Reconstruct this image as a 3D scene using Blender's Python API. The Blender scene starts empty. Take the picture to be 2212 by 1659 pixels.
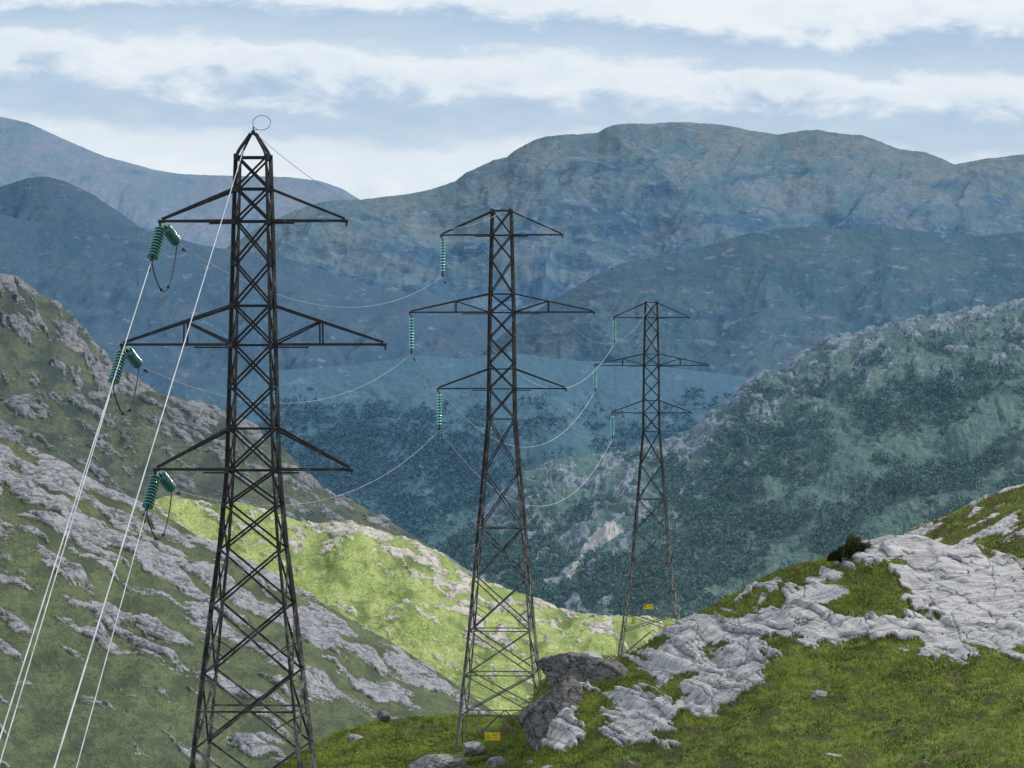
import bpy, math, random
import numpy as np
from mathutils import Vector, Matrix
random.seed(7); rng=np.random.default_rng(7)
sc=bpy.context.scene
sc.view_settings.view_transform='Standard'; sc.view_settings.look='None'; sc.view_settings.exposure=0
K=1.0063e-4          # view tangent per image pixel : 0.1006 milliradian
CX,CY=1106.0,829.5  # image centre in pixels
def at(a,e,d): return Vector(((a-CX)*K*d,d,(CY-e)*K*d))  # world point from image pixel coordinates and a chosen depth
col=sc.collection
# ------------------------------------------------------------------ noise
def _h(ix,iy,seed):
    n=(ix.astype(np.int64)*374761393+iy.astype(np.int64)*668265263+seed*1442695041)&0xffffffff
    n=((n^(n>>13))*1274126177)&0xffffffff
    n=(n^(n>>16))&0xffffffff
    return n.astype(np.float64)/4294967295.0*2*np.pi
def perlin(x,y,seed=0):
    x=np.asarray(x,float);y=np.asarray(y,float)
    ix=np.floor(x);iy=np.floor(y);fx=x-ix;fy=y-iy
    def g(i,j):
        a=_h(ix+i,iy+j,seed); return np.cos(a)*(fx-i)+np.sin(a)*(fy-j)
    u=fx*fx*fx*(fx*(fx*6-15)+10);v=fy*fy*fy*(fy*(fy*6-15)+10)
    a=g(0,0)*(1-u)+g(1,0)*u;b=g(0,1)*(1-u)+g(1,1)*u
    return (a*(1-v)+b*v)*1.5
def fbm(x,y,o=5,seed=0,gain=.5):
    s=0;a=1;t=0
    for i in range(o):
        s=s+a*perlin(x*2**i+i*17.3,y*2**i-i*9.1,seed+i);t+=a;a*=gain
    return s/t*1.4
def ridged(x,y,o=5,seed=0,gain=.5):
    s=0;a=1;t=0
    for i in range(o):
        s=s+a*(1-2*np.abs(perlin(x*2**i+i*7.3,y*2**i+i*3.1,seed+i)));t+=a;a*=gain
    return s/t
def sst(a,b,x):
    t=np.clip((x-a)/(b-a),0,1);return t*t*(3-2*t)
# ------------------------------------------------------------------ mesh helper
def mesh_obj(name,V,F,mats=(),smooth=False,parent=None,mi=None,cols=None,**props):
    me=bpy.data.meshes.new(name)
    if isinstance(V,np.ndarray):
        nf=len(F);k=F.shape[1]
        me.vertices.add(len(V));me.vertices.foreach_set('co',V.astype(np.float32).ravel())
        me.loops.add(nf*k);me.loops.foreach_set('vertex_index',F.astype(np.int32).ravel())
        me.polygons.add(nf);me.polygons.foreach_set('loop_start',np.arange(0,nf*k,k,dtype=np.int32))
        me.update(calc_edges=True);me.validate()
    else:
        me.from_pydata([tuple(v) for v in V],[],F);me.update()
    for m in mats: me.materials.append(m)
    if mi is not None: me.polygons.foreach_set('material_index',np.array(mi,dtype=np.int32))
    if smooth: me.polygons.foreach_set('use_smooth',np.ones(len(me.polygons),dtype=bool))
    if cols is not None:
        a=me.color_attributes.new('mask','FLOAT_COLOR','POINT')
        a.data.foreach_set('color',cols.astype(np.float32).ravel())
    ob=bpy.data.objects.new(name,me);col.objects.link(ob)
    if parent: ob.parent=parent
    for k,v in props.items(): ob[k]=v
    return ob
# ------------------------------------------------------------------ materials
def newmat(n):
    m=bpy.data.materials.new(n);m.use_nodes=True;nt=m.node_tree
    b=nt.nodes['Principled BSDF'];return m,nt,b
def N(nt,t,**kw):
    n=nt.nodes.new(t)
    for k,v in kw.items(): setattr(n,k,v)
    return n
def mixc(nt,f,a,b):
    n=N(nt,'ShaderNodeMix',data_type='RGBA')
    for s,v in ((0,f),(6,a),(7,b)):
        if isinstance(v,bpy.types.NodeSocket): nt.links.new(v,n.inputs[s])
        elif s==0: n.inputs[0].default_value=v
        else: n.inputs[s].default_value=(*v,1)
    return n.outputs[2]
def math_(nt,op,a,b=None,clamp=False):
    n=N(nt,'ShaderNodeMath',operation=op,use_clamp=clamp)
    for i,v in enumerate((a,b)):
        if v is None: continue
        if isinstance(v,bpy.types.NodeSocket): nt.links.new(v,n.inputs[i])
        else: n.inputs[i].default_value=v
    return n.outputs[0]
def noise(nt,vec,scale,detail=5,rough=.55,dist=0):
    n=N(nt,'ShaderNodeTexNoise');n.inputs['Scale'].default_value=scale;n.inputs['Detail'].default_value=detail
    n.inputs['Roughness'].default_value=rough;n.inputs['Distortion'].default_value=dist
    nt.links.new(vec,n.inputs['Vector']);return n.outputs['Fac']
def maprange(nt,v,a,b,c=0,d=1,smooth=True):
    n=N(nt,'ShaderNodeMapRange');n.interpolation_type='SMOOTHSTEP' if smooth else 'LINEAR'
    nt.links.new(v,n.inputs[0])
    for i,x in enumerate((a,b,c,d)): n.inputs[i+1].default_value=x
    return n.outputs[0]
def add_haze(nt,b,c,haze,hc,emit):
    """aerial haze painted into surface colour and glow, graded by world Y; haze=(y0,h0,y1,h1) or a number"""
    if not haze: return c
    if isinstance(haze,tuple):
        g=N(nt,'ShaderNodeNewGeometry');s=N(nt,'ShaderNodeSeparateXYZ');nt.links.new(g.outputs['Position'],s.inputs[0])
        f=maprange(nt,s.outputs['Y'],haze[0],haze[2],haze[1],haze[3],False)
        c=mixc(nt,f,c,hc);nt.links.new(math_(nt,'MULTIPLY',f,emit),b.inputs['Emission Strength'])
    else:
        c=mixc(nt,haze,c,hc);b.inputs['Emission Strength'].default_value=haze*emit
    b.inputs['Emission Color'].default_value=(*hc,1);return c  # haze glow comes from the surface itself
def terrain_mat(name,D,gA,gB,rA,rB,veg_or_shade,pale=(.46,.41,.38),haze=0,hc=(.12,.21,.36),bump=1.0,stretch=(1,.35,1),rot=0,emit=.36,fine=5,con=1.0,cav_shade=.8,edge=1.0,crk=.6,nrs=14,elong=.30):
    m,nt,b=newmat(name)
    pp=K*D
    tc=N(nt,'ShaderNodeTexCoord');mp=N(nt,'ShaderNodeMapping')
    mp.inputs['Scale'].default_value=stretch
    nt.links.new(tc.outputs['Object'],mp.inputs[0]);v=mp.outputs[0]
    mp2=N(nt,'ShaderNodeMapping');mp2.inputs['Rotation'].default_value=(0,rot,0);mp2.inputs['Scale'].default_value=(elong*stretch[0],stretch[1]*.7,1)
    nt.links.new(tc.outputs['Object'],mp2.inputs[0]);vr=mp2.outputs[0]
    at_=N(nt,'ShaderNodeAttribute');at_.attribute_name='mask'
    sp=N(nt,'ShaderNodeSeparateColor');nt.links.new(at_.outputs['Color'],sp.inputs[0])
    cv=at_.outputs['Alpha']  # alpha: shade painted into hollows of rock and grass
    nbig=noise(nt,v,1/(90*pp),3);nmid=noise(nt,v,1/(22*pp),4,.6);nf=noise(nt,v,1/(fine*pp),4,.65)
    nr=noise(nt,vr,1/(nrs*pp),6,.64,.4)
    g=mixc(nt,maprange(nt,nbig,.35,.65),gA,gB)
    dark=tuple(c*.55 for c in gA)
    g=mixc(nt,maprange(nt,nmid,.42,.68,0,.7*con),g,dark)
    br=tuple(min(1,c*1.45) for c in gB)
    g=mixc(nt,maprange(nt,nf,.45,.75,0,.7*con),g,br)
    g=mixc(nt,maprange(nt,nf,.5,.28,0,.6*con),g,tuple(c*.4 for c in gA))
    g=mixc(nt,math_(nt,'MULTIPLY',cv,.55*cav_shade),g,tuple(c*.45 for c in gA))
    r=mixc(nt,maprange(nt,nr,.34,.60),rB,rA)
    r=mixc(nt,maprange(nt,nf,.43,.28,0,.6),r,tuple(c*.35 for c in rB))
    r=mixc(nt,maprange(nt,nmid,.52,.72,0,.6),r,tuple(c*.45 for c in rA))
    vo=N(nt,'ShaderNodeTexVoronoi',feature='DISTANCE_TO_EDGE');vo.inputs['Scale'].default_value=1/(52*pp)
    ds=N(nt,'ShaderNodeVectorMath',operation='ADD');nv=N(nt,'ShaderNodeTexNoise');nv.inputs['Scale'].default_value=1/(30*pp)
    nt.links.new(vr,nv.inputs['Vector'])
    sc_=N(nt,'ShaderNodeVectorMath',operation='SCALE');nt.links.new(nv.outputs['Color'],sc_.inputs[0]);sc_.inputs['Scale'].default_value=46*pp
    nt.links.new(vr,ds.inputs[0]);nt.links.new(sc_.outputs[0],ds.inputs[1]);nt.links.new(ds.outputs[0],vo.inputs['Vector'])
    crack=maprange(nt,vo.outputs['Distance'],0,.03,1,0)
    r=mixc(nt,math_(nt,'MULTIPLY',crack,crk),r,tuple(c*.25 for c in rB))
    r=mixc(nt,math_(nt,'MULTIPLY',cv,cav_shade),r,tuple(c*.22 for c in rB))
    rk=math_(nt,'ADD',sp.outputs[0],math_(nt,'MULTIPLY',math_(nt,'SUBTRACT',nf,.5),.9*edge))
    rk=math_(nt,'ADD',rk,math_(nt,'MULTIPLY',math_(nt,'SUBTRACT',nr,.5),.9*edge))
    rk=maprange(nt,rk,.42,.58)
    veg_shade_amt=math_(nt,'ADD',sp.outputs[1],math_(nt,'MULTIPLY',math_(nt,'SUBTRACT',nf,.5),.9*con));veg_shade_amt=maprange(nt,veg_shade_amt,.3,.7)
    pl=math_(nt,'ADD',sp.outputs[2],math_(nt,'MULTIPLY',math_(nt,'SUBTRACT',nf,.5),1.1));pl=maprange(nt,pl,.38,.62)
    c=mixc(nt,veg_shade_amt,g,veg_or_shade);c=mixc(nt,rk,c,r);c=mixc(nt,pl,c,pale)
    c=add_haze(nt,b,c,haze,hc,emit)
    nt.links.new(c,b.inputs['Base Color']);b.inputs['Roughness'].default_value=.92
    b.inputs['Specular IOR Level'].default_value=.12
    bp=N(nt,'ShaderNodeBump');bp.inputs['Strength'].default_value=min(1,.7*bump);bp.inputs['Distance'].default_value=3*pp*bump
    hh=math_(nt,'ADD',nf,math_(nt,'MULTIPLY',nr,2.0));hh=math_(nt,'SUBTRACT',hh,math_(nt,'MULTIPLY',crack,.5))
    nt.links.new(hh,bp.inputs['Height']);nt.links.new(bp.outputs[0],b.inputs['Normal'])
    return m
def simple(name,c,rough=.6,metal=0,c2=None,scale=3,**kw):
    m,nt,b=newmat(name);b.inputs['Roughness'].default_value=rough;b.inputs['Metallic'].default_value=metal
    tc=N(nt,'ShaderNodeTexCoord');f=noise(nt,tc.outputs['Object'],scale,6,.65)
    nt.links.new(mixc(nt,maprange(nt,f,.38,.62),c,c2 or tuple(x*.7 for x in c)),b.inputs['Base Color'])
    for k,v in kw.items(): b.inputs[k].default_value=v
    return m
# ------------------------------------------------------------------ terrain sheets
def ipl(pts,px):
    p=np.array(pts,float);e=np.interp(px,p[:,0],p[:,1]);d=np.interp(px,p[:,0],p[:,2])
    return e,d
def smooth1(a,n):
    if n<2:return a
    k=np.hanning(n+2)[1:-1];k/=k.sum();return np.convolve(np.pad(a,n,mode='edge'),k,'same')[n:-n]
def blur(A,n):
    k=np.hanning(n+2)[1:-1];k/=k.sum();r=n//2
    P=np.pad(A,((r,r),(0,0)),mode='edge');A=sum(k[j]*P[j:j+A.shape[0]] for j in range(n))
    P=np.pad(A,((0,0),(r,r)),mode='edge');return sum(k[j]*P[:,j:j+A.shape[1]] for j in range(n))
def sheet(name,lines,p0,p1,nu,rows,hfn,mfn,mat,smooth=9,skirt=400,back=True,cavs=3.0,**props):
    px=np.linspace(p0,p1,nu);E=[];Dd=[]
    L=[ipl(l,px) for l in lines];L=[(smooth1(e,smooth),smooth1(d,smooth*2+1)) for e,d in L]
    vv=[]
    for i in range(len(L)-1):
        for t in np.linspace(0,1,rows[i],endpoint=False):
            E.append(L[i][0]*(1-t)+L[i+1][0]*t);Dd.append(L[i][1]*(1-t)+L[i+1][1]*t);vv.append(i+t)
    E.append(L[-1][0]);Dd.append(L[-1][1]);vv.append(len(L)-1)
    E=np.array(E);Dd=np.array(Dd);VV=np.array(vv)[:,None]*np.ones((1,nu));PX=np.ones_like(E)*px
    for _ in range(2):
        n=max(3,min(rows)//3)
        kk=np.hanning(n+2)[1:-1];kk/=kk.sum()
        for A in (E,Dd):
            P=np.pad(A,((n,n),(0,0)),mode='edge')
            S=sum(kk[j]*P[n-n//2+j:n-n//2+j+A.shape[0]] for j in range(n))
            w=np.clip(np.arange(A.shape[0])/n,0,1)[:,None];A[:]=A*(1-w)+S*w
    m=mfn(PX,E,VV,L[0][0]);
    hp=hfn(PX,E,VV,m)
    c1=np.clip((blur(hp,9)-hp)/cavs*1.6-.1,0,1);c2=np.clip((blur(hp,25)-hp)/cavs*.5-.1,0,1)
    cav_shade=np.clip(np.maximum(c1,c2),0,1)  # low spots of the relief, darkened later as painted crevice shade
    m=np.concatenate([m,cav_shade[...,None]],-1)
    h=hp*K*Dd
    X=(PX-CX)*K*Dd;Y=Dd.copy();Z=(CY-E)*K*Dd+h
    extra=0
    if back:
        rws=[]
        for f,dr in ((1.25,.12),(1.12,.045),(1.05,.014),(1.015,.003)):
            rws.append((X[0]*f,Y[0]*f,Z[0]-Y[0]*dr))
        X=np.vstack([r[0] for r in rws]+[X]);Y=np.vstack([r[1] for r in rws]+[Y]);Z=np.vstack([r[2] for r in rws]+[Z]);extra=4
        m=np.concatenate([np.repeat(m[:1],4,0),m],0)
    X=np.vstack([X,X[-1]*.97]);Y=np.vstack([Y,Y[-1]*.97]);Z=np.vstack([Z,Z[-1]-skirt]);m=np.concatenate([m,m[-1:]],0)
    nr=X.shape[0];V=np.stack([X,Y,Z],-1).reshape(-1,3)
    i=np.arange(nr-1)[:,None]*nu+np.arange(nu-1)[None];i=i.ravel()
    F=np.stack([i,i+nu,i+nu+1,i+1],-1)
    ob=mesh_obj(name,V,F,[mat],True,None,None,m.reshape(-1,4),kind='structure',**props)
    return dict(ob=ob,X=X[extra:-1],Y=Y[extra:-1],Z=Z[extra:-1],M=m[extra:-1],PX=PX,E=E)
def M3(r,g=None,b=None):
    z=np.zeros_like(r);return np.stack([np.clip(r,0,1),z if g is None else np.clip(g,0,1),z if b is None else np.clip(b,0,1)],-1)
def blob(PX,PY,cx,cy,rx,ry,ang=0):
    a=math.radians(ang);dx=PX-cx;dy=PY-cy
    u=(dx*math.cos(a)+dy*math.sin(a))/rx;w=(-dx*math.sin(a)+dy*math.cos(a))/ry
    return 1-np.sqrt(u*u+w*w)
def mk_h(A,sx,sy,seed,fine=1.0,sk=.9):
    def f(PX,E,V,m):
        w=.08+.92*sst(0,.4,V)
        wx=PX+50*fbm(PX/190,E/140,3,seed+60);wy=E+35*fbm(PX/150,E/130,3,seed+61)
        q=wx+sk*(wy-500)
        big=fbm(q/sx,wy/(sy*1.1),4,seed,.5)
        gul=-np.abs(fbm(q/(sx*.5),wy/(sy*.9),4,seed+2,.5))
        return (A*big+A*.55*gul)*w+A*.12*ridged(PX/42,E/26,4,seed+9)*w+fine*.9*fbm(PX/18,E/10,4,seed+40)
    return f
def mk_m(seed,rb=-.28,rs=.66,vb=0,vs=1.0,veg_shade_amt=.5,sx=42,sy=13):
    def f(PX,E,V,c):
        return M3(.5+rb+rs*fbm(PX/sx,E/sy,6,seed,.6),vb+veg_shade_amt*V+vs*fbm(PX/170+E/300,E/50,6,seed+9,.62))  # green channel: vegetation noise plus cloud shade painted darker downslope
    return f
far=dict(rA=(.21,.205,.20),rB=(.13,.13,.135),veg_or_shade=(.018,.038,.022),con=.85,stretch=(1,.3,1.3),cav_shade=.8)  # dark vegetation colour doubles as painted cloud shade on lower slopes
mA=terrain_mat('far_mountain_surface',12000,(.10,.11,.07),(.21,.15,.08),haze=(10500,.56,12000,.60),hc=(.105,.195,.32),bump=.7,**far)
sheet('far_mountain',[[(-150,235,12000),(0,252,12000),(60,265,12000),(140,302,12000),(230,338,12000),(330,366,12000),(400,377,12000),(500,380,12000),(620,382,12000),(690,390,12000),(740,408,12000),(780,432,12000),(900,470,12000)],
 [(-150,620,10500),(900,640,10500)]],-150,900,460,[170],mk_h(17,190,130,3,.8),mk_m(5,veg_shade_amt=.2),mA,label='distant bare blue-grey mountain ridge',category='mountain')
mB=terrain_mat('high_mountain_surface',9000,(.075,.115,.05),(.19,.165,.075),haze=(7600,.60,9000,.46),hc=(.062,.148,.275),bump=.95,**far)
crestB=[(480,540),(560,490),(640,452),(700,434),(775,430),(850,422),(930,408),(985,388),(1005,372),(1050,352),(1065,345),(1095,338),(1110,325),(1150,304),(1180,294),(1220,290),(1290,286),(1310,274),(1340,267),(1400,266),(1480,262),(1560,268),(1620,281),(1680,290),(1730,281),(1765,279),(1800,286),(1860,292),(1890,302),(1930,318),(1945,322),(2000,328),(2040,345),(2062,356),(2120,345),(2212,335),(2380,326)]
sheet('high_mountain',[[(a,b,9000) for a,b in crestB],[(480,640,8400),(1100,480,8400),(1500,430,8300),(2380,480,8300)],[(480,860,7400),(2380,860,7400)]],480,2380,900,[120,190],mk_h(32,270,150,11,1.4),mk_m(15,-.26,veg_shade_amt=.5,vb=-.12),mB,smooth=4,label='broad rounded hazy blue mountain under cloud',category='mountain')
mC=terrain_mat('blue_ridge_surface',7000,(.03,.055,.035),(.075,.085,.045),haze=.56,hc=(.036,.096,.195),bump=.9,**far)  # dark blue base colours hold painted cloud shade and haze
sheet('blue_hill',[[(-150,420,7600),(0,403,7600),(60,384,7600),(100,380,7600),(150,395,7600),(200,420,7600),(260,460,7600),(330,510,7600),(500,560,7600)],[(-150,620,7000),(500,620,7000)]],-150,500,350,[120],mk_h(18,120,80,21,1.5),mk_m(25,-.34),mC,label='dark blue rounded hill with painted-in cloud shade and haze',category='hill')
sheet('blue_hill',[[(-150,440,6600),(0,463,6600),(80,480,6600),(200,475,6600),(300,490,6600),(420,525,6600),(540,548,6600),(640,562,6600),(740,598,6600),(820,624,6600),(920,636,6600),(1000,655,6600),(1100,695,6600),(1200,745,6600),(1350,800,6600)],[(-150,960,5000),(1350,960,5000)]],-150,1350,620,[220],mk_h(27,200,130,31,1.6),mk_m(35,-.34),mC,label='long dark blue moorland slope with painted-in cloud shadow',category='hill')
mE=terrain_mat('shaded_ridge_surface',6000,(.03,.07,.035),(.085,.105,.048),haze=.53,hc=(.040,.104,.205),bump=.9,**far)  # cloud shade put into the dark base colours
sheet('shaded_hill',[[(1000,800,6000),(1100,710,6000),(1200,645,6000),(1290,592,6000),(1350,566,6000),(1450,546,6000),(1530,530,6000),(1620,502,6000),(1700,492,6000),(1760,488,6000),(1830,497,6000),(1920,491,6000),(2000,500,6000),(2100,512,6000),(2212,500,6000),(2380,490,6000)],[(1000,960,4800),(2380,960,4800)]],1000,2380,640,[250],mk_h(30,220,140,41,1.7),mk_m(45,-.28,veg_shade_amt=.6),mE,label='heathery hill with painted-in blue cloud shadow',category='hill')
# wooded valley side
mF=terrain_mat('valley_side_surface',3200,(.05,.09,.035),(.095,.145,.055),rA=(.26,.26,.27),rB=(.16,.16,.17),veg_or_shade=(.03,.06,.028),haze=(3300,.44,4500,.72),hc=(.040,.105,.195),bump=1.1)
def mfF(PX,E,V,c):
    n=fbm(PX/120,E/60,6,51,.6)
    wood=.24+.9*n+.9*np.clip(blob(PX,E,800,1020,420,170),0,1)-.6*sst(.45,.1,V)
    rock=.14+.8*fbm(PX/60,E/30,6,55,.6)
    return M3(rock,wood*.8)
def hfF(PX,E,V,m):
    return 30*fbm(PX/260,E/150,3,52)*sst(0,.4,V)+14*ridged(PX/120+.3*fbm(PX/80,E/60,3,59),E/70,4,53)*sst(0,.35,V)+1.5*fbm(PX/14,E/11,3,54)
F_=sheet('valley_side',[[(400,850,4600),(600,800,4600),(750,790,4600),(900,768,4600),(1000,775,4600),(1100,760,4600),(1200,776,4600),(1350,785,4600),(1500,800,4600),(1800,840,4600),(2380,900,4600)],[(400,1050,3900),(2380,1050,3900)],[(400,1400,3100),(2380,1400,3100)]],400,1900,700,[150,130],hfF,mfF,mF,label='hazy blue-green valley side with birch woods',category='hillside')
mG=terrain_mat('wooded_hill_surface',2200,(.075,.115,.05),(.135,.18,.075),rA=(.34,.335,.345),rB=(.18,.18,.195),veg_or_shade=(.045,.08,.042),pale=(.62,.54,.48),haze=(1800,.32,2650,.50),hc=(.062,.136,.212),bump=1.3)
crG=[(700,1420),(900,1290),(960,1210),(1000,1150),(1060,1085),(1130,1025),(1200,994),(1260,982),(1330,980),(1400,965),(1450,950),(1500,924),(1540,886),(1580,862),(1610,828),(1660,802),(1690,795),(1720,770),(1760,752),(1790,728),(1840,722),(1880,708),(1950,697),(1990,684),(2030,682),(2100,663),(2150,662),(2212,650),(2380,640)]
def mfG(PX,E,V,c):
    n=fbm(PX/110,E/55,6,61,.62);dc=E-c
    rock=.50-dc/360*sst(1250,1550,PX)-.12*sst(1500,1300,PX)+1.05*fbm((PX*.86+E*-.5)/55,(PX*.5+E*.86)/26,6,65,.6)+.5*np.clip(blob(PX,E,1040,1110,110,40,-40),0,1)+.35*np.clip(blob(PX,E,1500,960,200,40,-28),0,1)
    wood=.20+1.15*n+.55*np.clip(blob(PX,E,1950,890,330,70,-15),0,1)+.6*np.clip(blob(PX,E,1560,1080,200,150,-20),0,1)+.4*np.clip(blob(PX,E,2000,1060,300,80,-14),0,1)-.5*sst(70,0,dc)+.9*np.clip(blob(PX,E,1120,1240,260,100,5),0,1)+.8*np.clip(blob(PX,E,1420,1270,200,80,0),0,1)-.5*np.clip(blob(PX,E,1240,1050,160,70),0,1)-.7*np.clip(blob(PX,E,1300,1180,90,60),0,1)
    u=blob(PX,E,1298,1172,58,20,-18);w=blob(PX,E,1255,1215,62,13,-58)
    pale=np.maximum(np.clip(u,0,1)*2.8,np.clip(w,0,1)*2.2)
    return M3(rock,wood*.7,pale+.55*fbm(PX/18,E/9,4,77)*(pale>.02))
def hfG(PX,E,V,m):
    r=sst(.4,.7,m[...,0])
    return 34*fbm(PX/220,E/130,3,62)*sst(0,.35,V)+18*ridged(PX/110+.4*fbm(PX/60,E/50,3,69),E/55,5,63)*(.14+.86*sst(0,.2,V))+r*(4+5*ridged(PX/26,E/16,4,75)*(.3+.7*sst(0,.1,V)))+2.4*fbm(PX/14,E/11,3,64)
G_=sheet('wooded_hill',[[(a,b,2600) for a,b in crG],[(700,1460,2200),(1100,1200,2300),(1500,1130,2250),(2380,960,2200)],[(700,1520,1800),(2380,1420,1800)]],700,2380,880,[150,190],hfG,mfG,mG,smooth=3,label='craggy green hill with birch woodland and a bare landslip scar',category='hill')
# left crags
mH=terrain_mat('crag_surface',1300,(.065,.078,.04),(.108,.12,.055),rA=(.25,.245,.25),rB=(.13,.127,.133),veg_or_shade=(.035,.045,.025),haze=.18,hc=(.075,.125,.18),bump=1.4,rot=.5)
def mkrock(seed,b0,fall,amp=1.1,ang=.5,sx=110,sy=28,vb=.1,blobs=(),gain=.6):
    def f(PX,E,V,c):
        ca,sa=math.cos(ang),math.sin(ang);u=PX*ca+E*sa;w=-PX*sa+E*ca;dc=E-c
        w=w+14*fbm(PX/120,E/90,3,seed+30)
        r=b0-dc/fall+amp*fbm(u/sx,w/sy,6,seed,gain)
        for q in blobs: r=r+q[0]*np.clip(blob(PX,E,*q[1:]),0,1)
        return M3(r,vb+.9*fbm(PX/70,E/50,5,seed+3))
    return f
def mkh(seed,A,R,ang=.5,fine=2,sx=75,sy=28):
    def f(PX,E,V,m):
        ca,sa=math.cos(ang),math.sin(ang);u=PX*ca+E*sa;w=-PX*sa+E*ca
        r=sst(.3,.8,m[...,0]);wp=.35*fbm(PX/40,E/30,3,seed+8)
        return A*fbm(PX/240,E/150,3,seed)*sst(0,.3,V)+A*.4*ridged(PX/150,E/110,4,seed+5)*sst(0,.3,V)+R*.6*r+(1.5+R*r)*ridged(u/sx,w/sy+wp,6,seed+1,.55)*(.4+.6*sst(0,.1,V))+fine*fbm(PX/12,E/10,4,seed+2)
    return f
sheet('crag_hill',[[(-150,560,1700),(0,597,1700),(20,600,1700),(40,603,1700),(75,628,1700),(100,645,1700),(135,662,1700),(160,690,1700),(185,715,1700),(200,740,1700),(225,762,1700),(250,788,1700),(310,832,1700),(380,880,1700),(500,960,1700)],[(-150,1000,1450),(500,1050,1450)]],-150,500,360,[240],mkh(71,18,9,.9,2,90,24),mkrock(73,.55,420,ang=1.0,vb=.40),mH,smooth=5,cavs=2.4,label='steep rocky heather crag',category='hill')
sheet('crag_hill',[[(-150,860,1300),(0,862,1300),(120,850,1300),(230,852,1300),(330,845,1300),(420,866,1300),(490,890,1300),(540,915,1300),(600,955,1300),(650,1010,1300),(700,1058,1300),(780,1092,1300),(850,1130,1300),(910,1168,1300),(1000,1230,1300),(1150,1330,1300)],[(-150,1150,1100),(1150,1500,1100)]],-150,1150,620,[240],mkh(81,15,8,.55,2,110,22),mkrock(83,.44,700,ang=.55,vb=.30),mH,smooth=5,cavs=2.4,label='grassy hillside with grey rock outcrops',category='hill')
mI=terrain_mat('sun_painted_spur_surface',850,(.22,.29,.075),(.37,.43,.155),rA=(.56,.52,.46),rB=(.29,.27,.24),veg_or_shade=(.13,.175,.05),haze=.04,hc=(.12,.16,.2),bump=1.4,rot=.4,con=.85)  # sunlight painted in as brighter grass and rock colours
sheet('sun_painted_spur',[[(100,1150,900),(240,1100,900),(310,1084,900),(370,1070,900),(460,1090,900),(520,1085,900),(600,1110,900),(640,1124,900),(680,1130,900),(760,1128,900),(830,1150,900),(900,1170,900),(960,1200,900),(1010,1242,900),(1080,1268,900),(1150,1290,900),(1220,1320,900),(1300,1332,900),(1400,1334,900),(1600,1345,900)],[(100,1300,820),(900,1340,820),(1600,1480,820)],[(100,1600,760),(1600,1620,760)]],100,1600,800,[150,110],mkh(91,34,5,.45,1.8,70,22),mkrock(93,.26,900,1.15,.45,60,18,.20,[(.5,900,1210,190,40,30),(.45,740,1150,120,30,5),(.5,1020,1340,160,50,40),(-.5,780,1260,150,60,10),(.5,1150,1310,120,18,10),(.3,640,1150,60,25,0)]),mI,smooth=5,cavs=3.0,label='yellow-green grassy spur with painted-in sunlight and pale outcrops',category='hill')
mJ=terrain_mat('slab_slope_surface',520,(.070,.092,.038),(.118,.143,.058),rA=(.36,.35,.37),rB=(.18,.175,.185),veg_or_shade=(.055,.072,.03),haze=.08,hc=(.10,.14,.19),bump=1.6,rot=.5,edge=.85)  # grass colours darkened to paint in shade on this slope
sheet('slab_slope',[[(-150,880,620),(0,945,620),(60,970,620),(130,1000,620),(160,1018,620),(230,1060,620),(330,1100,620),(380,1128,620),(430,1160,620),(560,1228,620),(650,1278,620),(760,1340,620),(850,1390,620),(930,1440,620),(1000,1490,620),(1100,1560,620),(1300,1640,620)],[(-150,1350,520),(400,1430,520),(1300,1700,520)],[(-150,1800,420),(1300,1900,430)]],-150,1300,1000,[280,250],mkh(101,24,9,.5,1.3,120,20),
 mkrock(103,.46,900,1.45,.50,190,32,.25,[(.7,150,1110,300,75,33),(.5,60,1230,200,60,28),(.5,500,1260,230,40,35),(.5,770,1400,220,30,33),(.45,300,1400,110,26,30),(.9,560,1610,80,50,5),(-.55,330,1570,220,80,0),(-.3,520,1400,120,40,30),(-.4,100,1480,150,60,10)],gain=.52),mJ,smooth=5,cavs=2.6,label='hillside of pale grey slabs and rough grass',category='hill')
# ------------------------------------------------------------------ near knoll
mK=terrain_mat('knoll_surface',200,(.085,.125,.019),(.155,.20,.034),rA=(.50,.485,.485),rB=(.30,.29,.295),veg_or_shade=(.075,.075,.024),bump=1.6,rot=-.35,stretch=(1,.6,1),cav_shade=.95,edge=.9,crk=.8,nrs=26,elong=.22)
crK=[(200,1850,260),(560,1690,245),(620,1645,250),(680,1607,255),(750,1575,258),(830,1555,260),(980,1545,262),(1100,1545,262),(1125,1560,240),(1150,1510,232),(1200,1430,230),(1260,1414,230),(1345,1418,230),(1390,1397,228),(1450,1352,226),(1510,1325,224),(1570,1290,222),(1640,1252,220),(1720,1217,218),(1800,1202,216),(1850,1180,215),(1920,1162,215),(1980,1163,215),(2050,1185,213),(2120,1180,213),(2212,1192,212),(2400,1200,212)]
ROCK=[(1.3,2080,1290,200,120,8),(1.2,1960,1180,110,30,5),(1.2,1800,1265,150,42,-28),(1.2,1600,1375,250,58,-8),(1.0,1860,1370,200,30,2),(1.1,1560,1480,130,55,-35),(.9,1390,1560,100,70,20),(1.0,1470,1440,120,45,-10),(1.0,1250,1450,85,50,0),(.9,1630,1290,70,22,-30),(.9,2050,1410,80,30,10),(1.0,1200,1570,60,60,0),(.8,2180,1330,90,90,0)]
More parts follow.
